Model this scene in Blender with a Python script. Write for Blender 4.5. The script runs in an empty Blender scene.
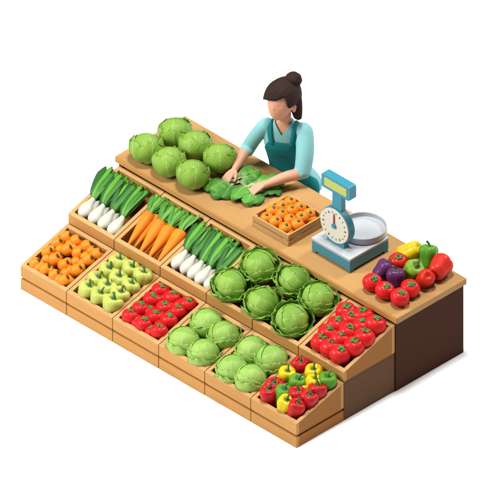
import bpy, bmesh, math, random
from mathutils import Vector, Matrix, Quaternion
from mathutils.bvhtree import BVHTree

random.seed(7)
K = 1.0 / 140.0            # working unit -> metres (x along the stall, y to the back, z up)
PI = math.pi
sc = bpy.context.scene
col = sc.collection

# ------------------------------------------------------------------ helpers
def lin(c):
    r = []
    for v in c:
        v /= 255.0
        r.append(v / 12.92 if v <= 0.04045 else ((v + 0.055) / 1.055) ** 2.4)
    return r

GAIN = 1.72
def alb(c, g=GAIN):
    return [min(0.9, v / g) for v in lin(c)] + [1.0]

def new_mat(name):
    m = bpy.data.materials.new(name)
    m.use_nodes = True
    nt = m.node_tree
    b = nt.nodes['Principled BSDF']
    return m, nt, b

def ramp(nt, fac, stops):
    r = nt.nodes.new('ShaderNodeValToRGB')
    e = r.color_ramp.elements
    e[0].position, e[0].color = stops[0]
    e[1].position, e[1].color = stops[-1]
    for p, c in stops[1:-1]:
        n = e.new(p); n.color = c
    nt.links.new(fac, r.inputs[0])
    return r.outputs[0]

def mixc(nt, fac, a, b):
    m = nt.nodes.new('ShaderNodeMix'); m.data_type = 'RGBA'
    for sock, v in ((m.inputs[0], fac), (m.inputs[6], a), (m.inputs[7], b)):
        if hasattr(v, 'is_linked'): nt.links.new(v, sock)
        else: sock.default_value = v
    return m.outputs[2]

def noise(nt, scale, detail=3, stretch=(1, 1, 1), rough=.55, per_object=False):
    tc = nt.nodes.new('ShaderNodeTexCoord')
    mp = nt.nodes.new('ShaderNodeMapping')
    mp.inputs['Scale'].default_value = stretch
    nt.links.new(tc.outputs['Object'], mp.inputs[0])
    n = nt.nodes.new('ShaderNodeTexNoise')
    n.inputs['Scale'].default_value = scale
    n.inputs['Detail'].default_value = detail
    n.inputs['Roughness'].default_value = rough
    if per_object:
        n.noise_dimensions = '4D'
        oi = nt.nodes.new('ShaderNodeObjectInfo')
        mm = nt.nodes.new('ShaderNodeMath'); mm.operation = 'MULTIPLY'; mm.inputs[1].default_value = 30
        nt.links.new(oi.outputs['Random'], mm.inputs[0]); nt.links.new(mm.outputs[0], n.inputs['W'])
    nt.links.new(mp.outputs[0], n.inputs[0])
    return n.outputs[0]

def shade_of(c, k):
    return [c[0] * k, c[1] * k, c[2] * k, 1]

def mat_plain(name, rgb, rough=.5, var=.06, scale=9, bump=0, coat=0, spec=.5, metal=0, per_object=True, bscale=None, g=GAIN):
    m, nt, b = new_mat(name)
    c = alb(rgb, g)
    f = noise(nt, scale, per_object=per_object)
    out = ramp(nt, f, [(.3, shade_of(c, 1 - var)), (.7, shade_of(c, 1 + var))])
    nt.links.new(out, b.inputs['Base Color'])
    b.inputs['Roughness'].default_value = rough
    b.inputs['Specular IOR Level'].default_value = spec
    b.inputs['Metallic'].default_value = metal
    if coat:
        b.inputs['Coat Weight'].default_value = coat
        b.inputs['Coat Roughness'].default_value = .16
    if bump:
        bn = nt.nodes.new('ShaderNodeBump'); bn.inputs['Strength'].default_value = bump
        bn.inputs['Distance'].default_value = .002
        nt.links.new(noise(nt, bscale or scale * 12, 2), bn.inputs['Height'])
        nt.links.new(bn.outputs[0], b.inputs['Normal'])
    return m

def mat_wood(name, rgb, axis, rough=.6, var=.10, spec=.2):
    m, nt, b = new_mat(name)
    c = alb(rgb)
    st = {'x': (1.2, 22, 22), 'y': (22, 1.2, 22)}[axis]
    f = noise(nt, 3.2, 5, st, .6, True)
    f2 = noise(nt, 1.6, 2, (1, 1, 1), .5, True)
    a = ramp(nt, f, [(.3, shade_of(c, 1 - var)), (.52, shade_of(c, 1.0)), (.75, shade_of(c, 1 + var * .6))])
    b2 = ramp(nt, f2, [(.3, (.93, .92, .90, 1)), (.7, (1.04, 1.04, 1.04, 1))])
    mx = nt.nodes.new('ShaderNodeMix'); mx.data_type = 'RGBA'; mx.blend_type = 'MULTIPLY'
    mx.inputs[0].default_value = 1
    nt.links.new(a, mx.inputs[6]); nt.links.new(b2, mx.inputs[7])
    nt.links.new(mx.outputs[2], b.inputs['Base Color'])
    b.inputs['Roughness'].default_value = rough
    b.inputs['Specular IOR Level'].default_value = spec
    bn = nt.nodes.new('ShaderNodeBump'); bn.inputs['Strength'].default_value = .12
    bn.inputs['Distance'].default_value = .001
    nt.links.new(f, bn.inputs['Height']); nt.links.new(bn.outputs[0], b.inputs['Normal'])
    return m

def mat_leaf(name, rgb, vein_rgb, rough=.5, var=.12, scale=14, rim_rgb=None):
    """leaf with its midrib and veins (mesh attribute 'vein') and, if given, a darker rim ('rim')"""
    m, nt, b = new_mat(name)
    c = alb(rgb); v = alb(vein_rgb)
    f = noise(nt, scale, per_object=True)
    base = ramp(nt, f, [(.3, shade_of(c, 1 - var)), (.7, shade_of(c, 1 + var))])
    if rim_rgb:
        at = nt.nodes.new('ShaderNodeAttribute'); at.attribute_name = 'rim'
        base = mixc(nt, at.outputs['Fac'], base, alb(rim_rgb))
    at = nt.nodes.new('ShaderNodeAttribute'); at.attribute_name = 'vein'
    nt.links.new(mixc(nt, at.outputs['Fac'], base, v), b.inputs['Base Color'])
    b.inputs['Roughness'].default_value = rough
    b.inputs['Specular IOR Level'].default_value = .3
    return m

def mat_veined(name, rgb, vein_rgb, dark_rgb, rough=.5, var=.08, scale=14, step=.15, width=.020, slope=.75, g=GAIN):
    """leaf surface: 'la' runs across from the midrib, 'lb' from the base to the tip, 'tone' darkens whole leaves and rims"""
    m, nt, b = new_mat(name)
    def att(n):
        a = nt.nodes.new('ShaderNodeAttribute'); a.attribute_name = n; return a.outputs['Fac']
    def op(kind, a, c=None, clamp=False):
        n = nt.nodes.new('ShaderNodeMath'); n.operation = kind; n.use_clamp = clamp
        for i, v in enumerate((a, c)):
            if v is None: continue
            if hasattr(v, 'is_linked'): nt.links.new(v, n.inputs[i])
            else: n.inputs[i].default_value = v
        return n.outputs[0]
    la, lb = att('la'), att('lb')
    nz = noise(nt, 26, 2, per_object=True)
    wob = op('MULTIPLY', op('SUBTRACT', nz, .5), .10)
    la2 = op('ADD', la, op('MULTIPLY', wob, .35))
    # midrib, thinner to the tip
    mw = op('MAXIMUM', op('MULTIPLY', op('SUBTRACT', 1.2, lb), .055), .008)
    mid = op('SUBTRACT', 1.15, op('DIVIDE', la, mw), True)
    # side veins
    q = op('DIVIDE', op('ADD', op('SUBTRACT', lb, op('MULTIPLY', la2, slope)), wob), step)
    d = op('ABSOLUTE', op('SUBTRACT', op('FRACT', q), .5))
    side = op('SUBTRACT', 1.0, op('DIVIDE', d, width / step), True)
    fade = op('SUBTRACT', 1.05, op('MULTIPLY', la, 1.15), True)
    side = op('MULTIPLY', op('MULTIPLY', side, fade), .75)
    stalk = op('LESS_THAN', lb, -.001)
    vein = op('MAXIMUM', op('MAXIMUM', mid, side), stalk, True)
    c = alb(rgb, g)
    f = noise(nt, scale, per_object=True)
    base = ramp(nt, f, [(.3, shade_of(c, 1 - var)), (.7, shade_of(c, 1 + var))])
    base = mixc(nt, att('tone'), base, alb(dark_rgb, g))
    # paler towards the leaf base, where the ribs meet
    pale = op('MULTIPLY', op('SUBTRACT', 1.0, op('MULTIPLY', op('ABSOLUTE', lb), 3.2), True), .55)
    base = mixc(nt, pale, base, alb(vein_rgb, g))
    nt.links.new(mixc(nt, op('MULTIPLY', vein, .8), base, alb(vein_rgb, g)), b.inputs['Base Color'])
    b.inputs['Roughness'].default_value = rough
    b.inputs['Specular IOR Level'].default_value = .25
    bn = nt.nodes.new('ShaderNodeBump'); bn.inputs['Strength'].default_value = .5; bn.inputs['Distance'].default_value = .0015
    nt.links.new(op('ADD', vein, op('MULTIPLY', noise(nt, 60, 3, per_object=True), .8)), bn.inputs['Height'])
    nt.links.new(bn.outputs[0], b.inputs['Normal'])
    return m

def catmull(pts, n):
    """resample a list of tuples smoothly to n points"""
    P = [tuple(p) for p in pts]
    m = len(P) - 1
    out = []
    for i in range(n):
        t = i / (n - 1) * m
        k = min(int(t), m - 1); f = t - k
        p1, p2 = P[k], P[k + 1]
        p0 = P[k - 1] if k > 0 else tuple(2 * a - b for a, b in zip(p1, p2))
        p3 = P[k + 2] if k + 2 <= m else tuple(2 * b - a for a, b in zip(p1, p2))
        out.append(tuple(.5 * (2 * b + (c - a) * f + (2 * a - 5 * b + 4 * c - d) * f * f + (3 * b - a - 3 * c + d) * f ** 3)
                         for a, b, c, d in zip(p0, p1, p2, p3)))
    return out

class Geo:
    def __init__(s): s.v = []; s.f = []; s.attr = {}
    def add(s, vs, fs, **attrs):
        o = len(s.v)
        for k in dict.fromkeys(list(s.attr) + list(attrs)):
            a = s.attr.setdefault(k, [])
            while len(a) < o: a.append(0.0)
            if k in attrs: a.extend(attrs[k])
            else: a.extend([0.0] * len(vs))
        s.v += [tuple(p) for p in vs]
        s.f += [tuple(i + o for i in f) for f in fs]
        return s
    def xf(s, M):
        s.v = [tuple(M @ Vector(p)) for p in s.v]; return s
    def merge(s, g): return s.add(g.v, g.f, **g.attr)

def make(name, g, mat, parent=None, smooth=True, loc=None, bevel=0, solid=0, mats=None, angle=None):
    me = bpy.data.meshes.new(name)
    me.from_pydata([(x * K, y * K, z * K) for x, y, z in g.v], [], g.f)
    for k, a in g.attr.items():
        at = me.attributes.new(k, 'FLOAT', 'POINT')
        at.data.foreach_set('value', a)
    if bevel:
        bm = bmesh.new(); bm.from_mesh(me)
        bmesh.ops.bevel(bm, geom=list(bm.edges), offset=bevel * K, segments=2, affect='EDGES', profile=.6, clamp_overlap=True)
        bm.to_mesh(me); bm.free()
    bm = bmesh.new(); bm.from_mesh(me)
    bmesh.ops.recalc_face_normals(bm, faces=bm.faces)
    bm.to_mesh(me); bm.free()
    me.materials.append(mat)
    if smooth: me.polygons.foreach_set('use_smooth', [True] * len(me.polygons))
    o = bpy.data.objects.new(name, me); col.objects.link(o)
    if parent: o.parent = parent
    if loc: o.location = Vector(loc) * K
    if solid:
        md = o.modifiers.new('thickness', 'SOLIDIFY'); md.thickness = solid * K; md.offset = 0
    if angle:
        md = o.modifiers.new('normals', 'WEIGHTED_NORMAL'); md.keep_sharp = True
    return o

def tag(o, label=None, cat=None, group=None, kind=None):
    if label: o['label'] = label
    if cat: o['category'] = cat
    if group: o['group'] = group
    if kind: o['kind'] = kind
    return o

def empty(name, loc):
    o = bpy.data.objects.new(name, None); col.objects.link(o)
    o.empty_display_size = .02
    o.location = Vector(loc) * K
    return o

def copy_tree(o, parent=None):
    c = o.copy(); col.objects.link(c)
    if parent: c.parent = parent
    for ch in list(o.children): copy_tree(ch, c)
    return c

def box(x0, x1, y0, y1, z0, z1):
    g = Geo()
    v = [(x, y, z) for z in (z0, z1) for y in (y0, y1) for x in (x0, x1)]
    return g.add(v, [(0, 2, 3, 1), (4, 5, 7, 6), (0, 1, 5, 4), (2, 6, 7, 3), (0, 4, 6, 2), (1, 3, 7, 5)])

def prism_yz(poly, x0, x1):
    """polygon in the y-z plane pushed along x"""
    n = len(poly); g = Geo()
    v = [(x0, y, z) for y, z in poly] + [(x1, y, z) for y, z in poly]
    f = [tuple(range(n)), tuple(range(2 * n - 1, n - 1, -1))]
    f += [(i, i + n, (i + 1) % n + n, (i + 1) % n) for i in range(n)]
    return g.add(v, f)

def prism_xz(poly, y0, y1):
    n = len(poly); g = Geo()
    v = [(x, y0, z) for x, z in poly] + [(x, y1, z) for x, z in poly]
    f = [tuple(range(n)), tuple(range(2 * n - 1, n - 1, -1))]
    f += [(i, i + n, (i + 1) % n + n, (i + 1) % n) for i in range(n)]
    return g.add(v, f)

def round_rect(x0, x1, z0, z1, r, n=5):
    p = []
    for cx, cz, a0 in ((x1 - r, z1 - r, 0), (x0 + r, z1 - r, 90), (x0 + r, z0 + r, 180), (x1 - r, z0 + r, 270)):
        for i in range(n + 1):
            a = math.radians(a0 + 90 * i / n); p.append((cx + r * math.cos(a), cz + r * math.sin(a)))
    return p

def lathe(profile, seg=24, rad=None):
    """profile: (r, z) list from bottom to top; rad(theta, t) scales the radius"""
    g = Geo(); n = len(profile); v = []; f = []
    for i, (r, z) in enumerate(profile):
        for j in range(seg):
            a = 2 * PI * j / seg
            k = rad(a, i / (n - 1)) if rad else 1
            v.append((r * k * math.cos(a), r * k * math.sin(a), z))
    for i in range(n - 1):
        for j in range(seg):
            f.append((i * seg + j, i * seg + (j + 1) % seg, (i + 1) * seg + (j + 1) % seg, (i + 1) * seg + j))
    f.append(tuple(range(seg - 1, -1, -1))); f.append(tuple((n - 1) * seg + j for j in range(seg)))
    return g.add(v, f)

def sphere(rx, ry, rz, seg=24, rings=16):
    pr = [(max(1e-3, math.sin(PI * i / rings)), -math.cos(PI * i / rings)) for i in range(rings + 1)]
    g = lathe(pr, seg)
    g.v = [(x * rx, y * ry, z * rz) for x, y, z in g.v]
    return g

def tube(pts, rad, seg=12, n=None, flat=1.0, up=None, cap=True):
    """tube through pts; rad a number or a list; cap rounds both ends; flat squeezes the section along 'up'"""
    if not isinstance(rad, (list, tuple)): rad = [rad] * len(pts)
    n = n or len(pts) * 4
    S = catmull([tuple(p) + (r,) for p, r in zip(pts, rad)], n)
    P = [Vector(s[:3]) for s in S]; R = [max(.02, s[3]) for s in S]
    T = [(P[min(i + 1, n - 1)] - P[max(i - 1, 0)]).normalized() for i in range(n)]
    ref = Vector(up) if up else (Vector((0, 0, 1)) if abs(T[0].z) < .9 else Vector((1, 0, 0)))
    rings = []
    def ring(p, t, r):
        nonlocal ref
        a = t.cross(ref)
        if a.length < 1e-4: a = t.cross(Vector((1, .3, .2)))
        a.normalize(); b = a.cross(t).normalized(); 
        if not up: ref = b
        return [tuple(p + a * (r * math.cos(2 * PI * j / seg)) + b * (flat * r * math.sin(2 * PI * j / seg))) for j in range(seg)]
    seq = []
    if cap:
        for q in (.05, .5, .85): 
            seq.append((P[0] - T[0] * R[0] * math.sqrt(1 - q * q) * flat, T[0], R[0] * q))
    seq += list(zip(P, T, R))
    if cap:
        for q in (.85, .5, .05):
            seq.append((P[-1] + T[-1] * R[-1] * math.sqrt(1 - q * q) * flat, T[-1], R[-1] * q))
    v = []
    for p, t, r in seq: v += ring(p, t, r)
    m = len(seq); f = []
    for i in range(m - 1):
        for j in range(seg):
            f.append((i * seg + j, i * seg + (j + 1) % seg, (i + 1) * seg + (j + 1) % seg, (i + 1) * seg + j))
    f.append(tuple(range(seg - 1, -1, -1))); f.append(tuple((m - 1) * seg + j for j in range(seg)))
    return Geo().add(v, f)

def remeshed(name, geos, voxel, smooth_it=4):
    """union of closed shapes as ONE continuous surface"""
    g = Geo()
    for q in geos: g.merge(q)
    o = make(name + '_tmp', g, MAT['skin'])
    md = o.modifiers.new('r', 'REMESH'); md.mode = 'VOXEL'; md.voxel_size = voxel * K
    if smooth_it:
        s = o.modifiers.new('s', 'SMOOTH'); s.iterations = smooth_it; s.factor = .5
    dg = bpy.context.evaluated_depsgraph_get()
    me = bpy.data.meshes.new_from_object(o.evaluated_get(dg))
    old = o.data
    bpy.data.objects.remove(o); bpy.data.meshes.remove(old)
    me.name = name
    return me

def mesh_obj(name, me, mat, parent=None):
    me.materials.clear(); me.materials.append(mat)
    me.polygons.foreach_set('use_smooth', [True] * len(me.polygons))
    o = bpy.data.objects.new(name, me); col.objects.link(o)
    if parent: o.parent = parent
    return o

# where on a sloping bed z = a + b*y a point seen at (px, py) of the drawing lies
C30 = math.cos(math.radians(30))
def spot(px, py, a, b=0.0):
    S = (px - 20.3) / C30
    v = (288.7 + .5 * S - a - py) / (1 + b)
    return Vector((S - v, v, a + b * v))

def squeeze(vals, lo, hi):
    """pull a list of coordinates evenly into lo..hi where it sticks out"""
    m0, m1 = min(vals), max(vals)
    n0, n1 = max(m0, lo), min(m1, hi)
    return [n0 + (v - m0) * (n1 - n0) / (m1 - m0) for v in vals]

def bed_all(rows, a, b, r, lo, hi, tier, dy=0):
    """spots of a whole crate of things, spread inside its boards"""
    pts = [spot(p[0], p[1] + dy, a, b) for row in rows for p in row]
    y0, y1 = ((0, 54.6), (T2Y0, T2Y1))[tier]
    us = squeeze([q.x for q in pts], lo * W + .4 + TH + r, hi * W - .4 - TH - r)
    vs = squeeze([q.y for q in pts], y0 + TH + r, y1 - TH - r)
    return {p: Vector((u, v, a + b * v)) for p, u, v in zip([p for row in rows for p in row], us, vs)}

def bed(p, a, b, r, lo, hi, tier):
    """spot on the bed of the crates lo..hi of a row, kept inside their boards"""
    q = spot(p[0], p[1], a, b)
    y0, y1 = ((0, 54.6), (T2Y0, T2Y1))[tier]
    u = min(max(q.x, lo * W + .4 + TH + r), hi * W - .4 - TH - r)
    v = min(max(q.y, y0 + TH + r), y1 - TH - r)
    return Vector((u, v, a + b * v))

RR = Vector((.7071, .7071, 0)); UU = Vector((-.4082, .4082, .8165)); WW = Vector((.5774, -.5774, .5774))
def axis_rot(ax, spin=0.0):
    q = Vector(ax).normalized().to_track_quat('Z', 'Y')
    return (q @ Quaternion((0, 0, 1), spin))

def face_viewer(ax, extra=0.0):
    """turn about ax so that the first leaf faces the front of the stall"""
    q = axis_rot(ax)
    x, y = WW.dot(q @ Vector((1, 0, 0))), WW.dot(q @ Vector((0, 1, 0)))
    return axis_rot(ax, math.atan2(y, x) + extra)

def jit(v, k):
    return Vector(v) + Vector((random.uniform(-k, k), random.uniform(-k, k), random.uniform(-k, k)))

def put(o, p, q=None, s=1.0):
    o.location = Vector(p) * K
    o.rotation_mode = 'QUATERNION'
    if q: o.rotation_quaternion = q
    o.scale = (s, s, s)
    return o

# ------------------------------------------------------------------ materials
MAT = {}
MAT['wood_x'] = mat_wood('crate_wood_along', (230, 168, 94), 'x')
MAT['wood_y_shaded'] = mat_wood('crate_wood_across_shaded', (192, 122, 46), 'y')  # crate wood darkened: the right face's shade is put into its colour
MAT['wood_in'] = mat_wood('crate_floor_wood', (176, 114, 54), 'x')
MAT['top'] = mat_wood('countertop_wood', (214, 164, 102), 'x', var=.06)
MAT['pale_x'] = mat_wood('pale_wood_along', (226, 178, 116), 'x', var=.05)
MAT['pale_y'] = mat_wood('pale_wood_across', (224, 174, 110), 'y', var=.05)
MAT['dark'] = mat_wood('dark_brown_panel', (88, 50, 34), 'y', var=.08, spec=.06)
MAT['riser'] = mat_wood('grey_brown_panel', (126, 90, 64), 'y', var=.06, spec=.06)
MAT['tomato'] = mat_plain('tomato_skin', (240, 26, 30), .55, .04, 5, coat=.16, spec=.15)
MAT['calyx'] = mat_plain('calyx_green', (92, 134, 48), .6, .15, 30)
MAT['orange'] = mat_plain('orange_peel', (255, 140, 12), .5, .04, 7, bump=.12, bscale=260, coat=.1, spec=.3, g=1.45)
MAT['stub'] = mat_plain('stub_brown', (96, 74, 30), .7, .15, 40)
MAT['pep_pale'] = mat_plain('pale_pepper_skin', (212, 220, 106), .5, .06, 6, coat=.16, spec=.18)
MAT['pep_red'] = mat_plain('red_pepper_skin', (216, 24, 30), .5, .06, 6, coat=.16, spec=.18)
MAT['pep_scarlet'] = mat_plain('scarlet_pepper_skin', (232, 44, 24), .5, .06, 6, coat=.16, spec=.18)
MAT['pep_yellow'] = mat_plain('yellow_pepper_skin', (255, 222, 20), .5, .05, 6, coat=.16, spec=.18)
MAT['pep_green'] = mat_plain('green_pepper_skin', (100, 170, 40), .5, .08, 6, coat=.16, spec=.18)
MAT['pep_lime'] = mat_plain('lime_pepper_skin', (134, 184, 44), .5, .08, 6, coat=.16, spec=.18)
MAT['pep_purple'] = mat_plain('purple_pepper_skin', (104, 46, 106), .5, .08, 6, coat=.16, spec=.18)
MAT['stem'] = mat_plain('stem_green', (70, 118, 40), .55, .12, 25)
MAT['carrot'] = mat_plain('carrot_skin', (255, 142, 26), .55, .05, 12, bump=.1, spec=.25, g=1.5)
MAT['carrot_top'] = mat_leaf('carrot_top_green', (84, 156, 52), (124, 196, 78), var=.18, scale=30)
MAT['bulb'] = mat_plain('onion_white', (236, 232, 214), .5, .02, 8)
MAT['onion_leaf'] = mat_leaf('onion_leaf_green', (30, 96, 34), (110, 190, 58), var=.16, scale=22)
MAT['cab_heart'] = mat_veined('cabbage_heart_leaf', (156, 200, 74), (208, 230, 144), (106, 156, 44))
MAT['cab_leaf'] = mat_veined('cabbage_outer_leaf', (152, 198, 70), (214, 234, 152), (96, 146, 40))
MAT['let_heart'] = mat_veined('lettuce_heart_leaf', (184, 224, 108), (210, 236, 150), (136, 190, 70))
MAT['let_leaf'] = mat_veined('lettuce_outer_leaf', (176, 220, 98), (210, 236, 150), (118, 174, 58))
MAT['big_heart'] = mat_veined('savoy_heart_leaf', (166, 210, 84), (212, 234, 150), (118, 172, 54))
MAT['big_leaf'] = mat_veined('savoy_outer_leaf', (146, 196, 72), (196, 224, 124), (102, 158, 46))
MAT['spinach'] = mat_veined('spinach_leaf', (98, 178, 60), (222, 236, 176), (58, 130, 44), step=.18, width=.012, slope=.9)
MAT['skin'] = mat_plain('skin', (255, 184, 150), .6, .02, 6, per_object=False)
MAT['hair'] = mat_plain('dark_brown_hair', (56, 38, 30), .75, .10, 10, per_object=False, spec=.15)
MAT['shirt'] = mat_plain('pale_teal_cloth', (156, 222, 224), .8, .03, 12, spec=.1, bump=.15, bscale=500)
MAT['apron'] = mat_plain('dark_teal_cloth', (34, 142, 148), .8, .05, 12, spec=.1, bump=.15, bscale=500)
MAT['trousers'] = mat_plain('grey_cloth', (96, 120, 130), .85, .05, 12, spec=.1)
MAT['shoe'] = mat_plain('shoe_leather', (60, 50, 46), .5, .05, 12)
MAT['teal'] = mat_plain('teal_enamel', (54, 160, 186), .5, .02, 4, coat=.2)
MAT['teal_dark'] = mat_plain('dark_teal_enamel', (30, 104, 118), .4, .02, 4)
MAT['plate'] = mat_plain('grey_plate_metal', (214, 219, 224), .45, .015, 5)
MAT['pan'] = mat_plain('pan_steel', (212, 216, 221), .45, .02, 5)
MAT['dial'] = mat_plain('dial_cream', (252, 248, 232), .5, .01, 5)
MAT['ticks'] = mat_plain('dial_ink', (110, 78, 50), .6, .02, 5)
MAT['needle'] = mat_plain('needle_red', (206, 56, 60), .4, .02, 5)
MAT['lcd'] = mat_plain('display_green', (212, 222, 116), .3, .02, 5)
def ground_material():
    m, nt, b = new_mat('white_ground')
    f = noise(nt, 2, 2)
    nt.links.new(ramp(nt, f, [(.3, (.88, .88, .88, 1)), (.7, (.9, .9, .9, 1))]), b.inputs['Base Color'])
    b.inputs['Roughness'].default_value = .9
    b.inputs['Specular IOR Level'].default_value = .1
    return m

# ------------------------------------------------------------------ ground
g = Geo().add([(-3000, -3000, 0), (3000, -3000, 0), (3000, 3000, 0), (-3000, 3000, 0)], [(0, 1, 2, 3)])
tag(make('ground', g, ground_material(), smooth=False), 'plain white studio ground under the stall', None, None, 'structure')

# ------------------------------------------------------------------ the stall: crates, riser, counter
W = 53.2
T1A, T1B = 22.8, .268            # rim of the lower crates: z = T1A + T1B*y
T2A, T2B = 47.2 - .315 * 55, .315
T2Y0, T2Y1 = 55.0, 113.6
def rim1(y): return T1A + T1B * y
def rim2(y): return T2A + T2B * y
BV = .35
RIM = .9
TH = 3.4

def wedge_crate(name, x0, x1, y0, y1, z0, rim, label, cat, group, depth=12.5, plinth=None, seams=()):
    """open crate with a rim that rises to the back"""
    root = empty(name, (x0, y0, 0))
    def lift(g): g.v = [(x - x0, y - y0, z) for x, y, z in g.v]; return g
    def part(n, g, m, bv=BV): return make(n, lift(g), m, root, smooth=False, bevel=bv)
    zb = z0
    if plinth:
        p0, p1 = plinth
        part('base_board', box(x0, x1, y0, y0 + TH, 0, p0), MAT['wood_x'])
        part('base_side_board', box(x0, x0 + TH, y0 + TH + .1, y1, 0, p0), MAT['wood_y_shaded'])
        part('base_side_board', box(x1 - TH, x1, y0 + TH + .1, y1, 0, p0), MAT['wood_y_shaded'])
        part('groove_strip', box(x0 + 1.2, x1 - 1.2, y0 + 1.2, y1 - .8, p0 - .8, p1 + .4), MAT['wood_in'], 0)
        zb = p1
    xs = [x0] + list(seams) + [x1]
    for a, b in zip(xs[:-1], xs[1:]):
        aa = a + (.45 if a != x0 else 0); bb = b - (.45 if b != x1 else 0)
        part('front_board', prism_yz([(y0, zb), (y0 + TH, zb), (y0 + TH, rim(y0 + TH)), (y0, rim(y0))], aa, bb), MAT['wood_x'])
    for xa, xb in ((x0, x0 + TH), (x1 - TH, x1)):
        part('side_board', prism_yz([(y0 + TH + .08, zb), (y1 - TH - .08, zb), (y1 - TH - .08, rim(y1 - TH)), (y0 + TH + .08, rim(y0 + TH))], xa, xb), MAT['wood_y_shaded'])
    part('back_board', prism_yz([(y1 - TH, zb), (y1, zb), (y1, rim(y1)), (y1 - TH, rim(y1 - TH))], x0, x1), MAT['wood_x'])
    for a, b in zip(xs[:-1], xs[1:]):  # pale strips added on the boards; their tone stands in for top light
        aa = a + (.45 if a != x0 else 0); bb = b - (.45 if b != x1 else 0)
        part('lit_rim_strip', prism_yz([(y0 - .05, rim(y0) + .02), (y0 + TH + .05, rim(y0 + TH) + .02), (y0 + TH + .05, rim(y0 + TH) + RIM), (y0 - .05, rim(y0) + RIM)], aa - .04, bb + .04), MAT['pale_x'], .15)
    part('lit_rim_strip', prism_yz([(y1 - TH - .05, rim(y1 - TH) + .02), (y1 + .05, rim(y1) + .02), (y1 + .05, rim(y1) + RIM), (y1 - TH - .05, rim(y1 - TH) + RIM)], x0 - .04, x1 + .04), MAT['pale_x'], .15)
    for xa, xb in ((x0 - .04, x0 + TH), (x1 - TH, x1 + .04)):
        part('lit_rim_strip', prism_yz([(y0 + TH + .12, rim(y0 + TH) + .02), (y1 - TH - .12, rim(y1 - TH) + .02), (y1 - TH - .12, rim(y1 - TH) + RIM), (y0 + TH + .12, rim(y0 + TH) + RIM)], xa, xb), MAT['pale_y'], .15)
    ya, yb = y0 + TH + .05, y1 - TH - .05
    part('floor_panel', prism_yz([(ya, rim(ya) - depth - 1.2), (yb, rim(yb) - depth - 1.2), (yb, rim(yb) - depth), (ya, rim(ya) - depth)], x0 + TH + .05, x1 - TH - .05), MAT['wood_in'], 0)
    tag(root, label, cat, group)
    return root

G1 = 'wooden crates of the lower row'
low_labels = [
    'wooden crate of small oranges at the left end of the lower row',
    'wooden crate of pale green peppers between oranges and tomatoes in the lower row',
    'wooden crate of red tomatoes in the lower row between pale peppers and lettuces',
    'wooden crate of four lettuces beside the tomatoes in the lower row',
    'wooden crate of four lettuces beside the mixed peppers in the lower row',
    'wooden crate of red, yellow and green peppers at the near corner of the lower row']
for i in range(6):
    wedge_crate('wooden_crate', i * W + .4, (i + 1) * W - .4, 0, 54.6, 12.6, rim1, low_labels[i], 'crate', G1, 12.5, (10.4, 12.6))
G2 = 'wooden crates of the upper row'
up_spec = [
    (0, 1, 'wooden crate of four white onions at the left end of the upper row', ()),
    (1, 2, 'wooden crate of carrots with green tops in the upper row', ()),
    (2, 3, 'wooden crate of five white onions between carrots and big cabbages', ()),
    (3, 5, 'double wide wooden crate of six big cabbages in the upper row', (4 * W,)),
    (5, 6, 'wooden crate of large red tomatoes at the right end of the upper row', ())]
for a, b, lab, seams in up_spec:
    wedge_crate('wooden_crate', a * W + .4, b * W - .4, T2Y0, T2Y1, 38.6, rim2, lab, 'crate', G2, 9.6, None, seams)

# riser under the upper crates
ri = empty('display_riser', (0, 0, 0))
make('side_panel', box(315.8, 318.6, 55.2, 113.4, 0, 36.2), MAT['riser'], ri, False, bevel=.2)
make('side_panel', box(.8, 3.6, 55.2, 113.4, 0, 36.2), MAT['riser'], ri, False, bevel=.2)
make('front_panel', box(3.7, 315.7, 55.2, 58, 0, 36.2), MAT['riser'], ri, False, bevel=.2)
make('shelf_board', box(.8, 318.6, 55.2, 113.4, 36.3, 38.5), MAT['riser'], ri, False, bevel=.2)
tag(ri, 'grey brown riser carrying the upper row of crates', 'display riser')

# counter
ct = empty('market_counter', (0, 0, 0))
CZ = 74.4
make('countertop', box(-3.5, 321.8, 113.4, 193.6, 68.6, CZ), MAT['top'], ct, False, bevel=.3)
make('side_panel', box(315.5, 319.4, 114.2, 192.4, 0, 68.5), MAT['dark'], ct, False, bevel=.2)
make('side_panel', box(-.4, 3.5, 114.2, 192.4, 0, 68.5), MAT['dark'], ct, False, bevel=.2)
make('front_panel', box(3.6, 315.4, 116.4, 119, 0, 68.5), MAT['dark'], ct, False, bevel=.2)
make('back_panel', box(3.6, 315.4, 189.6, 192.2, 0, 68.5), MAT['dark'], ct, False, bevel=.2)
make('edge_strip', box(-3.2, 321.5, 112.6, 113.3, 69.0, CZ - .5), MAT['wood_x'], ct, False, bevel=.15)
tag(ct, 'long market counter with light wood top and dark brown sides', 'counter')

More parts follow.
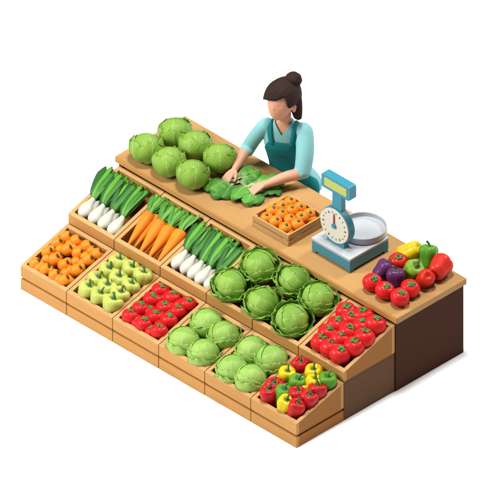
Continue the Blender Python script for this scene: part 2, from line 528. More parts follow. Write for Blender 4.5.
# ------------------------------------------------------------------ vegetables
def tomato_proto(r=6.4, seed=0):
    rnd = random.Random(seed)
    ph = rnd.uniform(0, 6)
    pr = catmull([(.01, -.80), (.35, -.84), (.70, -.64), (.95, -.22), (1.0, .15), (.86, .55), (.55, .78), (.25, .76), (.01, .66)], 20)
    pr = [(max(.005, a) * r, b * r) for a, b in pr]
    body = make('tomato', lathe(pr, 28, lambda a, t: 1 + .025 * math.cos(5 * a + ph) + .02 * math.cos(2 * a)), MAT['tomato'])
    g = Geo()
    for k in range(5):
        a = 2 * PI * k / 5 + rnd.uniform(-.2, .2)
        L = r * rnd.uniform(.46, .60)
        vs, fs = [], []
        for i in range(7):
            t = i / 6
            w = r * .17 * (1 - t) ** .8 * (1 + .6 * math.sin(PI * t)) + .02
            d = t * L
            z = r * (.70 + .17 * math.sin(min(1, t * 1.3) * PI * .6) - .10 * t * t) + .12
            for s in (-1, 1):
                vs.append((d * math.cos(a) - s * w * math.sin(a), d * math.sin(a) + s * w * math.cos(a), z))
        for i in range(6): fs.append((2 * i, 2 * i + 1, 2 * i + 3, 2 * i + 2))
        g.add(vs, fs)
    make('calyx', g, MAT['calyx'], body, solid=.3)
    make('stalk', tube([(0, 0, r * .66), (.1 * r, 0, r * .84), (.18 * r, .05 * r, r * 1.0)], [r * .09, r * .075, r * .07], 8), MAT['calyx'], body)
    return body

def orange_proto(r, kind):
    pr = [(max(.004, math.sin(PI * i / 18)) * r, -math.cos(PI * i / 18) * r * .94 - (.06 * r if i > 16 else 0)) for i in range(19)]
    body = make('orange', lathe(pr, 26), MAT['orange'])
    if kind == 'stub':          # small curled brown leaf stub
        g = Geo(); vs = []; fs = []
        for i in range(8):
            t = i / 7; w = r * .36 * math.sin(PI * (.12 + .88 * t)) + .05
            x = r * (.78 * t - .2)
            for s in (-1, 0, 1):
                vs.append((x, s * w, r * (.93 + .22 * t - .04 * abs(s))))
        for i in range(7):
            for j in range(2): fs.append((3 * i + j, 3 * i + j + 1, 3 * i + j + 4, 3 * i + j + 3))
        g.add(vs, fs)
        make('stub_leaf', g, MAT['stub'], body, solid=.35)
    else:
        g = Geo(); vs = [(0, 0, r * .985)]; n = 10
        for j in range(n):
            a = 2 * PI * j / n; q = r * (.30 if j % 2 == 0 else .17)
            vs.append((q * math.cos(a), q * math.sin(a), r * .955))
        g.add(vs, [(0, 1 + j, 1 + (j + 1) % n) for j in range(n)])
        make('calyx', g, MAT['stem'], body, solid=.5)
    return body

def pepper_proto(mat, r, h, seed=0, lobes=4, taper=.78):
    rnd = random.Random(seed)
    ph = rnd.uniform(0, 6)
    pr = catmull([(.01, -.84), (.30, -.98), (.58, -.95), (taper, -.66), (.88, -.15), (1.0, .35), (.97, .66), (.76, .90), (.46, .90), (.22, .74), (.01, .70)], 26)
    pr = [(max(.005, a) * r, b * h) for a, b in pr]
    def rad(a, t):
        amp = .085 + .10 * abs(t - .45) * 1.6
        c = abs(math.cos(lobes * .5 * a + ph))
        return 1 + amp * (1.4 * c ** .6 - .9) + .03 * math.cos(a + ph)
    body = make('bell_pepper', lathe(pr, 40, rad), mat)
    pts = [(0, 0, h * .68), (.03 * r, 0, h * .98), (.12 * r, .05 * r, h * 1.12), (.30 * r, .1 * r, h * 1.24)]
    g = tube(pts, [r * .20, r * .12, r * .10, r * .13], 10)
    g.merge(sphere(r * .34, r * .34, r * .10, 14, 8).xf(Matrix.Translation((0, 0, h * .76))))
    make('stem', g, MAT['stem'], body)
    return body

def cab_leaf(R, phi0, wid, th0, th1, flare, ruffle, rnd, n=26, nveins=4, lift=.0, curl=0.0, tone=0.0):
    """leaf wrapped on a ball: base near the bottom pole, tip at polar angle th1"""
    vs, fs, ve, rim, lb = [], [], [], [], []
    p1, p2 = rnd.uniform(0, 6), rnd.uniform(0, 6)
    for i in range(n + 1):
        s = i / n
        for j in range(n + 1):
            w = -1 + 2 * j / n
            prof = (.22 + .78 * math.sin(PI * min(1, s * .62 + .04)) ** .8) * (1 if s < .78 else math.sqrt(max(.0, 1 - ((s - .78) / .26) ** 2)))
            tip = 1 - .10 * w * w
            th = th0 + (th1 - th0) * s * tip
            edge = max(abs(w) ** 4, s ** 5)
            th += edge * .05 * math.sin(w * 7 + p2)
            phi = phi0 + w * wid * prof
            rr = R * (1 + lift + flare * (s ** 3 + .5 * abs(w) ** 3 * s) + ruffle * edge * math.sin(9 * w + 5 * s + p1) - curl * edge
                      + .012 * math.sin(6 * phi + p1) * math.sin(5 * th + p2))
            ve.append(abs(w * prof)); lb.append(s)
            rim.append(min(1, max(tone, max(abs(w) ** 10, max(0, (s - .93) / .07)) * .45)))
            vs.append((rr * math.sin(th) * math.cos(phi), rr * math.sin(th) * math.sin(phi), -rr * math.cos(th)))
    for i in range(n):
        for j in range(n):
            a = i * (n + 1) + j
            fs.append((a, a + 1, a + n + 2, a + n + 1))
    return Geo().add(vs, fs, la=ve, tone=rim, lb=lb)

def cabbage_proto(name, r, heart, leaf, seed, nout=5, flare=.05, ruffle=.03, th_out=2.05, wid=.95, squash=.94, hs=.89):
    rnd = random.Random(seed)
    root = empty(name, (0, 0, 0))
    g = sphere(r * hs * .97, r * hs * .97, r * hs * .95, 28, 18)
    n = len(g.v); g.attr = {'la': [.9] * n, 'lb': [.5] * n, 'tone': [.7] * n}
    for k in range(4):            # tight inner leaves closing over the top
        g.merge(cab_leaf(r * hs * (1.0 + .02 * k), (.15, 2.5, -2.1, -.1)[k] + rnd.uniform(-.35, .35), (1.5, 1.2, 1.2, 1.15)[k], .5, (2.98, 2.55, 2.45, 2.12)[k], .0, .012, rnd, curl=.015, tone=(.3, .6, .45, 0)[k]))
    h = make('heart', g, heart, root)
    md = h.modifiers.new('thickness', 'SOLIDIFY'); md.thickness = .35 * K; md.offset = 0
    for k in range(nout):
        lf = cab_leaf(r * (1.02 - .016 * k), 2 * PI * k / nout + rnd.uniform(-.15, .15), wid * rnd.uniform(.9, 1.1), .28, th_out * rnd.uniform(.92, 1.06),
                      flare, ruffle, rnd, tone=(0, .25, .6, .5, .25, .35)[k])
        make('outer_leaf', lf, leaf, root, solid=.4)
    for ch in root.children: ch.scale = (1, 1, squash)
    return root

def used_once(proto_list):
    """hands out the prototypes first, then copies of them"""
    state = {'n': 0}
    def nxt():
        i = state['n']; state['n'] += 1
        p = proto_list[i % len(proto_list)]
        return p if i < len(proto_list) else copy_tree(p)
    return nxt

ROW = ['front', 'second', 'third', 'fourth', 'back']
def seat_words(n):
    return {2: ['left', 'right'], 3: ['left', 'middle', 'right'], 4: ['leftmost', 'second from left', 'second from right', 'rightmost']}[n]
def grid_labels(rows, what, where):
    """labels by row (front to back) and seat in the row"""
    out = []
    for i, row in enumerate(rows):
        rn = 'back' if i == len(rows) - 1 else ROW[i]
        for j, p in enumerate(row):
            out.append((p, f'{what}, {seat_words(len(row))[j]} of {rn} row, {where}'))
    return out

# --- small oranges, lower crate
ORX = .5
rowsO = [[(32.4, 266.4), (42.6, 272.4), (52, 278.4), (61.6, 284)],
         [(45.6, 254.5), (52.4, 262), (62, 267.6), (75, 273)],
         [(56, 244.5), (66, 251), (77.5, 254.5), (88, 261.6)],
         [(66, 237.5), (76, 241.5), (87, 246.8), (97.5, 255)]]
nx = used_once([orange_proto(4.75, 'stub')])
where_at = bed_all(rowsO, T1A + .2, T1B, 4.6, 0, 1, 0)
for (p, lab) in grid_labels(rowsO, 'small orange', 'crate at the far left'):
    o = tag(nx(), lab, 'orange', 'small oranges in the lower crate')
    put(o, where_at[p], axis_rot(jit(RR * .75 + UU * .5 + WW * .45, .15), random.uniform(-.5, .5) + 2.2), random.uniform(1.14, 1.22))
low = [(40.5, 264), (57.5, 256.5), (68, 262), (81, 267), (69, 279.5), (50, 270), (59, 276), (71.5, 270), (60.5, 249), (70.5, 244), (81, 249.5), (91.5, 250), (76, 261.5), (65.5, 273), (85, 256), (47, 259), (37, 269), (57, 281), (73, 248), (52, 249), (61, 241), (92, 257), (83, 263)]
for p in low:
    o = tag(nx(), 'small orange half buried under the top oranges of its crate', 'orange', 'half buried small oranges')
    put(o, bed((p[0], p[1] + 1.0), T1A - 1.4, T1B, 4.4, 0, 1, 0), axis_rot(jit(RR * .75 + UU * .5 + WW * .4, .3), random.uniform(0, 6)), 1.0)

# --- pale peppers
rowsP = [[(84, 295.5), (97.5, 303), (112.5, 311.5)],
         [(93, 285.5), (106.5, 295), (120, 303)],
         [(105.5, 275.5), (118, 284.5), (131.5, 293.5)],
         [(118, 267.5), (131, 273.5), (145.5, 283)]]
nx = used_once([pepper_proto(MAT['pep_pale'], 6.6, 7.3, s, 4, .74) for s in (1, 2)])
where_at = bed_all(rowsP, T1A + .2, T1B, 6.2, 1, 2, 0, -1)
for (p, lab) in grid_labels(rowsP, 'pale green pepper', 'pale pepper crate'):
    o = tag(nx(), lab, 'pepper', 'pale green peppers in the lower crate')
    put(o, where_at[p], axis_rot(jit((.22, .14, .95), .16), random.uniform(-.6, .6)), random.uniform(1.16, 1.28))
for p in [(100, 290), (113, 294), (124, 281), (107, 285), (118, 291), (128, 287)]:
    o = tag(nx(), 'pale green pepper buried under the top ones of its crate', 'pepper', 'buried pale green peppers')
    put(o, bed((p[0], p[1] + 3), T1A - 3.4, T1B, 6.4, 1, 2, 0), axis_rot(jit((.2, .1, -.95), .3), random.uniform(0, 6)), .95)

# --- tomatoes, lower crate
rowsT = [[(128.4, 318.5), (142, 326), (157.6, 333.3)],
         [(139.6, 309.8), (154, 318), (168.5, 321.5)],
         [(152, 299.8), (164.5, 308.3), (178, 312)],
         [(161.6, 290.2), (173, 298), (189, 303.5)]]
tp = [tomato_proto(6.4, 3), tomato_proto(6.4, 8)]
nx = used_once(tp)
TAX = RR * .22 + UU * .85 + WW * .6
where_at = bed_all(rowsT, T1A + .4, T1B, 6.0, 2, 3, 0)
for (p, lab) in grid_labels(rowsT, 'red tomato', 'lower tomato crate'):
    o = tag(nx(), lab, 'tomato', 'red tomatoes in the lower crate')
    put(o, where_at[p], axis_rot(jit(TAX, .16), random.uniform(0, 6)), random.uniform(1.1, 1.18))
for p in [(150, 310), (163, 315), (147.5, 320), (161, 325), (171, 305), (180, 304), (136, 318.5), (170, 312), (146, 305), (158, 299), (182, 309), (152, 330), (167, 296), (135, 325)]:
    o = tag(nx(), 'red tomato buried under the top ones of the lower crate', 'tomato', 'buried red tomatoes')
    put(o, bed((p[0], p[1] + 2), T1A - 2.2, T1B, 6, 2, 3, 0), axis_rot(jit(TAX, .3), random.uniform(0, 6)), .96)

# --- big tomatoes, upper crate
rowsB = [[(315.5, 343.5), (327, 350.8), (338.5, 358)],
         [(324.5, 332.8), (338.4, 340.8), (355.6, 348)],
         [(335.5, 322.8), (349.5, 331), (368, 337.5)],
         [(352, 316), (366, 324.3)],
         [(346, 306), (367, 311.6), (381.5, 322)]]
where_at = bed_all(rowsB, T2A + 3.2, T2B, 6.4, 5, 6, 1)
for (p, lab) in grid_labels(rowsB, 'large red tomato', 'upper tomato crate'):
    o = tag(nx(), lab, 'tomato', 'large red tomatoes in the upper crate')
    put(o, where_at[p], axis_rot(jit(TAX, .16), random.uniform(0, 6)), random.uniform(1.36, 1.46))
for p in [(330, 345), (336, 336), (350, 342), (358, 330), (345, 324), (360, 320), (374, 328), (324, 341), (360, 343), (375, 320)]:
    o = tag(nx(), 'large red tomato buried under the top ones of the upper crate', 'tomato', 'buried large tomatoes')
    put(o, bed((p[0], p[1] + 2), T2A + .4, T2B, 7.0, 5, 6, 1), axis_rot(jit(TAX, .3), random.uniform(0, 6)), 1.15)

# --- lettuces, lower crates
rowsL = [[[(184, 341.3), (204.5, 353.2)], [(207, 322.8), (226, 336.5)]],
         [[(230.5, 371), (253.5, 379.5)], [(252.4, 350.5), (274.5, 361)]]]
lp = [cabbage_proto('lettuce', 12.3, MAT['let_heart'], MAT['let_leaf'], s, 5, .04, .035, 1.80, 1.05, hs=.88) for s in (11, 12, 13)]
nx = used_once(lp)
for ci, rows, where in zip((3, 4), rowsL, ('in the lettuce crate beside tomatoes', 'in the lettuce crate beside mixed peppers')):
    for (p, lab) in grid_labels(rows, 'pale green lettuce', where):
        o = tag(nx(), lab, 'lettuce', 'pale lettuces in the lower crates')
        put(o, bed(p, T1A + 1.6, T1B, 10.6, ci, ci + 1, 0), face_viewer(jit(RR * .1 + UU * .8 + WW * .5, .12), random.uniform(-.6, .6)), random.uniform(1.12, 1.18))

# --- mixed peppers
mix = [('pep_red', (300, 369.5), 'red pepper at the back of the mixed crate beside the lettuces'),
       ('pep_yellow', (315, 375), 'yellow pepper standing highest at the back of the mixed crate'),
       ('pep_yellow', (286, 379), 'yellow pepper next to the lettuce side of the mixed crate'),
       ('pep_green', (296.3, 387), 'green pepper in the middle of the mixed crate'),
       ('pep_green', (328, 384.5), 'green pepper at the right back corner of the mixed crate'),
       ('pep_red', (271.5, 389), 'red pepper at the left wall of the mixed crate, upper one'),
       ('pep_green', (282.8, 397.5), 'green pepper near the front board of the mixed crate'),
       ('pep_yellow', (313.5, 387.8), 'yellow pepper low in front of the highest yellow pepper'),
       ('pep_red', (267.5, 398.5), 'red pepper at the left front corner of the mixed crate'),
       ('pep_yellow', (283, 409.3), 'yellow pepper at the front board of the mixed crate'),
       ('pep_red', (297, 400), 'red pepper in the near half of the mixed crate, behind the nearest'),
       ('pep_red', (295.8, 411.5), 'red pepper nearest to the front corner of the mixed crate'),
       ('pep_red', (308.5, 403), 'red pepper between two other reds in the mixed crate'),
       ('pep_red', (320, 397), 'red pepper along the right wall of the mixed crate')]
pp = {k: pepper_proto(MAT[k], 6.6, 8.6, 20 + i, 4, .8) for i, k in enumerate(('pep_red', 'pep_yellow', 'pep_green'))}
pn = {k: used_once([o]) for k, o in pp.items()}
for k, p, lab in mix:
    o = tag(pn[k](), lab, 'pepper', 'mixed peppers in the lower crate')
    put(o, bed((p[0], p[1] - 1), T1A + 1.2, T1B, 5.6, 5, 6, 0), axis_rot(jit((.12, .06, .97), .14), random.uniform(-.7, .7)), random.uniform(1.12, 1.22))

for k, p in (('pep_red', (280, 386)), ('pep_yellow', (292, 396)), ('pep_red', (308, 380)), ('pep_green', (318, 392)), ('pep_red', (288, 405)), ('pep_yellow', (303, 392))):
    o = tag(pn[k](), {'pep_red': 'red', 'pep_yellow': 'yellow', 'pep_green': 'green'}[k] + ' pepper buried under the top ones of the mixed crate', 'pepper', 'buried mixed peppers')
    put(o, bed((p[0], p[1] + 2), T1A - 3.2, T1B, 6.4, 5, 6, 0), axis_rot(jit((.1, .0, -.95), .3), random.uniform(0, 6)), 1.1)

# --- six big cabbages, upper double crate
rowsC = [[(230.5, 285), (263, 302.5), (292.4, 319.8)], [(261, 264.5), (296.6, 279.5), (320, 297)]]
bp = [cabbage_proto('cabbage', 15.0, MAT['big_heart'], MAT['big_leaf'], s, 6, .13, .05, 1.80, 1.1, hs=.84) for s in (31, 32, 33)]
nx = used_once(bp)
for (p, lab) in grid_labels(rowsC, 'big green cabbage', 'double wide crate'):
    o = tag(nx(), lab, 'cabbage', 'big cabbages in the upper crate')
    q = spot(*p, T2A + 3.8, T2B)
    if q.y > 90: q.y -= 2.0
    put(o, q, face_viewer(jit(UU * .62 + WW * .75, .12), random.uniform(-.6, .6)), random.uniform(1.0, 1.05))

# --- six cabbages on the counter
rowsK = [[(146, 147), (168.5, 160.5), (192.5, 173.2)], [(175, 131.5), (195, 144), (219.5, 157)]]
kp = [cabbage_proto('cabbage', 14.0, MAT['cab_heart'], MAT['cab_leaf'], s, 5, .02, .03, 2.2, 1.0) for s in (41, 42, 43)]
nx = used_once(kp)
for i, (p, lab) in enumerate(grid_labels(rowsK, 'round green cabbage', 'on the counter')):
    o = tag(nx(), lab, 'cabbage', 'round cabbages on the counter')
    put(o, spot(*p, CZ + 12.6), face_viewer(jit(UU * .95 + WW * .22, .10), random.uniform(-.4, .4)), random.uniform(.97, 1.03))

# --- white onions with long green leaves
def slab_leaf(pts, wid, thick=.5, vein=0.0, n=14, up=(0, -.3, 1)):
    """long fleshy leaf: a flattened, slightly keeled strip with a rounded tip"""
    S = catmull([tuple(p) for p in pts], n); P = [Vector(s) for s in S]
    vs, fs, ve = [], [], []
    upv = Vector(up).normalized(); cs = (-1, -.55, 0, .55, 1)
    for i in range(n):
        t = i / (n - 1)
        T = (P[min(i + 1, n - 1)] - P[max(i - 1, 0)]).normalized()
        a = T.cross(upv).normalized(); b = a.cross(T)
        w = wid * (.74 + .26 * min(1, t * 2.2)) * math.sqrt(max(.06, 1 - max(0, (t - .88) / .12) ** 2))
        for c in cs:
            vs.append(tuple(P[i] + a * (c * w) + b * (.34 * w * (1 - abs(c) ** 1.5) + .12 * w * math.sin(5 * t + wid * 9) - .1)))
            ve.append(vein * (1 if abs(c) < .8 else .6))
    for i in range(n - 1):
        for j in range(4):
            q = i * 5 + j; fs.append((q, q + 1, q + 6, q + 5))
    return Geo().add(vs, fs, vein=ve)

def onion_proto(seed):
    """lies along +y, root end at the origin"""
    rnd = random.Random(seed)
    root = empty('white_onion', (0, 0, 0))
    pr = [(.3, -.4), (2.2, .3), (4.6, 2.6), (5.5, 6.2), (4.9, 11), (3.1, 17), (2.2, 22), (1.9, 25), (1.6, 26)]
    g = lathe(catmull(pr, 26), 20, lambda a, t: 1 + .03 * math.cos(3 * a + seed))
    g.xf(Matrix.Rotation(-PI / 2, 4, 'X'))
    make('bulb', g, MAT['bulb'], root)
    for k in range(6):
        rt = tube([(rnd.uniform(-1.4, 1.4), .2, rnd.uniform(-1, 1)), (rnd.uniform(-2.2, 2.2), -1.6, rnd.uniform(-1.2, .8))], [.22, .08], 5, 4)
        make('root', rt, MAT['bulb'], root) if k < 3 else None
    n = 10
    for k in range(n):
        f = ((k * 3 % n) / (n - 1) - .5)
        x1 = f * 17 + rnd.uniform(-1, 1); L = rnd.uniform(48, 54) - abs(f) * 5
        zz = rnd.uniform(.8, 2.4) + .45 * k
        pts = [(f * 2.6, 20.5, .4 + .12 * k), (f * 8, 27, zz * .8), (x1 * .8, 38, zz), (x1, L, zz - rnd.uniform(-.4, 1.4))]
        make('leaf', slab_leaf(pts, rnd.uniform(2.3, 2.9), vein=(.1, .0, .2, .05, .15, .0, .7, .1, .95, .4)[k]), MAT['onion_leaf'], root, solid=.5)
    return root

def lay(o, tail, head, lift_a, b, roll=0):
    """lay a +y object on the bed with its end at picture spot tail pointing to head"""
    A = spot(*tail, lift_a, b); B = spot(*head, lift_a, b)
    q = (B - A).normalized().to_track_quat('Y', 'Z') @ Quaternion((0, 1, 0), roll)
    put(o, A, q)
    return (B - A).length

op = [onion_proto(s) for s in (51, 52, 53)]
nx = used_once(op)
tails1 = [((81, 217), (113, 171.5)), ((91, 223.5), (124, 177)), ((100.5, 229), (135, 181.5)), ((110, 235), (146, 187))]
nm = ['leftmost', 'second from left', 'second from right', 'rightmost']
for i, (t, h) in enumerate(tails1):
    o = tag(nx(), f'white onion with long green leaves, {nm[i]} of the four in the end crate', 'onion', 'white onions in the end crate')
    lay(o, t, h, T2A - 1.6, T2B, random.uniform(-.2, .2))
tails2 = [((173.5, 268.3), (204, 228)), ((182.5, 273.5), (212, 232)), ((189.5, 279), (221, 236.5)), ((197, 284.3), (230, 241)), ((206, 289.5), (240, 246.5))]
nm = ['leftmost', 'second from left', 'middle', 'second from right', 'rightmost']
for i, (t, h) in enumerate(tails2):
    o = tag(nx(), f'white onion with green leaves, {nm[i]} of the five beside the carrots', 'onion', 'white onions beside the carrots')
    lay(o, t, h, T2A - 1.6, T2B, random.uniform(-.2, .2))
    o.scale = (.92, .96, .92)

for tl, where, gr in (([((88, 215), (119, 173)), ((97.5, 221), (130, 178)), ((107, 227), (141, 183))], 'the end crate', 'half hidden onions in the end crate'),
                      ([((179, 266), (208, 229)), ((187, 271.5), (217, 233)), ((195, 277), (226, 238)), ((203, 282.5), (235, 243))], 'the crate beside the carrots', 'half hidden onions beside the carrots')):
    for t, h in tl:
        o = tag(nx(), 'white onion half hidden under the upper onions in ' + where, 'onion', gr)
        lay(o, t, h, T2A - 5.2, T2B, random.uniform(-.3, .3))
        o.scale = (.85, .93, .8)

# --- carrots
def carrot_proto(seed):
    rnd = random.Random(seed)
    pr = [(.15, 0), (.8, 2), (1.9, 8), (3.2, 17), (4.4, 26), (5.1, 32.5), (4.7, 36), (3.2, 38), (1.2, 38.2), (.4, 37.4)]
    P = catmull(pr, 60)
    P = [(max(.1, r) * (1 - .035 * (1 if (i * 7 + seed) % 11 == 0 and 8 < i < 50 else 0)), z) for i, (r, z) in enumerate(P)]
    g = lathe(P, 20, lambda a, t: 1 + .03 * math.cos(2 * a + seed) + .015 * math.cos(5 * a + 9 * t))
    g.xf(Matrix.Rotation(-PI / 2, 4, 'X'))
    body = make('carrot', g, MAT['carrot'])
    n = 9
    for k in range(n):
        f = (k * 4 % n) / (n - 1) - .5
        x1 = f * 13 + rnd.uniform(-.8, .8); L = rnd.uniform(53, 58)
        zz = rnd.uniform(.6, 2.0) + .4 * k
        pts = [(f * 1.6, 37, .2 + .2 * k), (f * 6, 42, zz), (x1 * .85, 48.5, zz + .4), (x1, L, zz - .6)]
        make('top_leaf', slab_leaf(pts, rnd.uniform(1.5, 1.9), vein=(.9 if k % 3 == 2 else .1)), MAT['carrot_top'], body, solid=.5)
    return body

cp = [carrot_proto(s) for s in (61, 62)]
nx = used_once(cp)
ctl = [((127.5, 246), (163, 197.5)), ((139, 254), (175, 203.5)), ((147.5, 259.5), (185, 208.5)), ((157, 263), (195.5, 215))]
nm = ['leftmost', 'second from left', 'second from right', 'rightmost']
for i, (t, h) in enumerate(ctl):
    o = tag(nx(), f'orange carrot with green top, {nm[i]} of the four upper ones in its crate', 'carrot', 'upper carrots in the crate')
    lay(o, t, h, T2A - .6, T2B, random.uniform(-.5, .5))
    o.scale = (1.14, .97, 1.1)
ctl = [((134, 248), (168, 203)), ((143, 255), (178, 207)), ((151.5, 260), (188, 212.5))]
nm = ['leftmost', 'middle', 'rightmost']
for i, (t, h) in enumerate(ctl):
    o = tag(nx(), f'orange carrot, {nm[i]} of the three half hidden under the upper carrots', 'carrot', 'lower carrots in the crate')
    lay(o, t, h, T2A - 4.4, T2B, random.uniform(-.5, .5))
    o.scale = (1, .97, .95)

# --- crate of oranges on the counter
OX0, OX1, OY0, OY1 = 148.5, 190, 119.5, 163.5
def find_corner(px, py, z):
    return spot(px, py, z)
cA = spot(252.4, 226.0, CZ); cB = spot(288.4, 247.0, CZ); cC = spot(325, 226.0, CZ)
OX0, OY0 = cA.x, cB.y
OX1 = cB.x; OY1 = OY0 + (cC.x + cC.y - cB.x - cB.y)
oc = empty('orange_crate', (OX0, OY0, CZ))
LX, LY = OX1 - OX0, OY1 - OY0
for z0, z1 in ((.1, 4.9), (6.3, 11.4)):
    make('front_slat', box(0, LX, 0, 1.5, z0, z1), MAT['pale_x'], oc, False, bevel=.25)
    make('back_slat', box(0, LX, LY - 1.5, LY, z0, z1), MAT['pale_x'], oc, False, bevel=.25)
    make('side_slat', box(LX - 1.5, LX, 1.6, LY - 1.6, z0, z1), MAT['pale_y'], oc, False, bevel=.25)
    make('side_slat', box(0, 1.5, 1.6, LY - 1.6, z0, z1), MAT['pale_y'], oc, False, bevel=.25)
for x in (1.6, LX - 3.4):
    for y in (1.6, LY - 3.4):
        make('corner_post', box(x, x + 1.8, y, y + 1.8, .3, 11.0), MAT['pale_x'], oc, False, bevel=.2)
make('floor_panel', box(1.6, LX - 1.6, 3.5, LY - 3.5, .15, 1.2), MAT['pale_x'], oc, False)
tag(oc, 'low pale slatted crate of oranges standing on the counter beside the scale', 'crate')
rowsR = [[(262.5, 218), (273.8, 223.6), (285.8, 230.5)],
         [(270.8, 209.2), (282.5, 215), (292.8, 221.5), (302, 226.5)],
         [(283.5, 203.2), (296, 209.4), (308.5, 217)],
         [(295, 197), (307.3, 204.4), (319, 211.2)]]
nx = used_once([orange_proto(5.5, 'calyx')])
allR = [p for row in rowsR for p in row]; qs = [spot(*p, CZ + 9.4) for p in allR]
where_at = {p: Vector((u, v, CZ + 9.4)) for p, u, v in zip(allR, squeeze([q.x for q in qs], OX0 + 6.8, OX1 - 6.8), squeeze([q.y for q in qs], OY0 + 6.8, OY1 - 6.8))}
for (p, lab) in grid_labels(rowsR, 'plump orange', 'slatted crate on the counter'):
    o = tag(nx(), lab, 'orange', 'oranges in the slatted crate')
    q = where_at[p]; q.z += .9 * (abs(q.x - (OX0 + OX1) / 2) < 9) + .7 * (abs(q.y - (OY0 + OY1) / 2) < 9)
    put(o, q, axis_rot(jit(RR * .15 + UU * .5 + WW * .8, .15), random.uniform(0, 6)), random.uniform(.98, 1.04))
for i in range(3):
    for j in range(3):
        o = tag(nx(), 'orange buried under the top ones in the slatted crate', 'orange', 'buried oranges in the slatted crate')
        put(o, (OX0 + LX * (.19 + .31 * i), OY0 + LY * (.19 + .31 * j), CZ + 5.4), axis_rot(jit(WW * -1, .3), 0), .9)

# --- loose vegetables on the counter
tom = [((372.2, 282.8), 'red tomato on the counter closest to the scale corner'),
       ((384.7, 291), 'red tomato on the counter between two tomatoes along the front edge'),
       ((399.7, 297.6), 'red tomato on the counter nearest to the counter corner'),
       ((410, 289), 'red tomato on the counter in front of the lime pepper'),
       ((397.8, 262.3), 'red tomato on the counter behind the purple peppers')]
for p, lab in tom:
    o = tag(copy_tree(tp[0]), lab, 'tomato', 'loose tomatoes on the counter')
    put(o, spot(*p, CZ + 6.7), axis_rot(jit(RR * .2 + UU * .5 + WW * .6, .1), random.uniform(0, 6)), 1.27)
pe = [('pep_purple', (383.5, 270.5), RR * .45 + UU * .5 + WW * .1, 1.05, 'purple pepper on the counter nearer to the scale'),
      ('pep_purple', (395.5, 278.8), RR * .05 + UU * .9 + WW * .3, 1.05, 'purple pepper on the counter among the red tomatoes'),
      ('pep_yellow', (409.5, 252.5), RR * -.55 + UU * -.35 + WW * -.45, 1.2, 'yellow pepper lying on the counter at its back edge'),
      ('pep_green', (428, 257), RR * .12 + UU * .95 + WW * .2, 1.1, 'green pepper standing upright on the counter'),
      ('pep_lime', (412.5, 271), RR * .45 + UU * .5 + WW * .7, 1.12, 'lime green pepper lying on the counter beside red peppers'),
      ('pep_scarlet', (425.4, 278.5), RR * -.25 + UU * -.2 + WW * -.9, 1.08, 'scarlet pepper on the counter in front of the larger scarlet one'),
      ('pep_scarlet', (439.5, 267.5), RR * .35 + UU * .5 + WW * -.55, 1.25, 'larger scarlet pepper on the counter near its back corner')]
for k, p, ax, s, lab in pe:
    if k in pn: o = pn[k]()
    else:
        pp[k] = pepper_proto(MAT[k], 6.7, 7.6, 90 + len(pp), 3 if k == 'pep_scarlet' else 4, .8)
        pn[k] = used_once([pp[k]]); o = pn[k]()
    tag(o, lab, 'pepper', 'loose peppers on the counter')
    put(o, spot(*p, CZ + 6.6 * s * 1.1), axis_rot(ax, .4), s * 1.1)

# --- bunches of leafy greens on the counter
def blade(L, wmax, stalk, rnd, n=26, m=12, sag=0.0, tone=0.0):
    """leaf along +x: pale stalk, then a ruffled blade with midrib and side veins"""
    vs, fs, ve, lb, tn = [], [], [], [], []
    p1 = rnd.uniform(0, 6)
    for i in range(n + 1):
        t = i / n; x = t * L
        if x < stalk: w = 1.3 + .5 * (1 - x / stalk)
        else:
            q = (x - stalk) / (L - stalk)
            w = 1.3 + wmax * math.sin(PI * min(1, q ** .85)) ** .5
            if q > .86: w *= math.sqrt(max(.02, 1 - ((q - .86) / .145) ** 2))
        for j in range(m + 1):
            c = -1 + 2 * j / m
            e = abs(c) ** 2
            ruf = 0 if x < stalk else (.16 * wmax * e * math.sin(13 * t + p1 + c * 2) + .12 * wmax * e * math.sin(23 * t + p1 * 2))
            z = 1.0 - .42 * wmax * e * (x > stalk) + .3 * wmax * min(1, max(0, x - stalk) / 6) + ruf - sag * (t ** 2) * L * .1 + 1.6 * math.sin(PI * t)
            yy = c * w * (1 + (.10 * math.sin(22 * t + p1 + c) if abs(c) > .8 and x > stalk else 0))
            vs.append((x, yy, z))
            ve.append(abs(c) * min(1, w / wmax)); lb.append(-.5 if x < stalk * .98 else (x - stalk * .98) / (L - stalk) + .001)
            tn.append(tone)
    for i in range(n):
        for j in range(m):
            a = i * (m + 1) + j; fs.append((a, a + 1, a + m + 2, a + m + 1))
    return Geo().add(vs, fs, la=ve, lb=lb, tone=tn)

def greens(base, ang, leaves, label, seed):
    rnd = random.Random(seed)
    root = empty('leafy_greens', (base[0], base[1], CZ))
    for (da, L, w, dz, off) in leaves:
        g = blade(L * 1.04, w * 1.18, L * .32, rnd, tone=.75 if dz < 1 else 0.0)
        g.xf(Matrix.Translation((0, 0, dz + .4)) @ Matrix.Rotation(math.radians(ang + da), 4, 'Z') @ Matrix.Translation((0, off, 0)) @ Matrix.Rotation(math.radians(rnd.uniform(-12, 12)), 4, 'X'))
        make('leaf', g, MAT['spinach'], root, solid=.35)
    tag(root, label, 'leafy greens', 'bunches of leafy greens')
    return root
b = spot(235, 183.5, CZ)
greens((b.x, b.y), -98, [(-34, 23, 4.8, 0, 1), (34, 25, 4.8, .3, -1), (18, 28, 5.4, .6, -1), (-16, 27, 5.4, 1.8, 1), (4, 25, 5.2, 3.2, -1)], 'leafy green bunch with white stalks nearest to the counter cabbages', 1)
b = spot(231.5, 184, CZ)
greens((b.x, b.y), 84, [(-26, 22, 4.8, 0, -1), (24, 22, 4.6, .3, 1), (-10, 26, 5.2, 1.6, 0), (8, 24, 4.8, 2.8, 0)], 'leafy green bunch behind the hand that is nearer to the cabbages', 2)
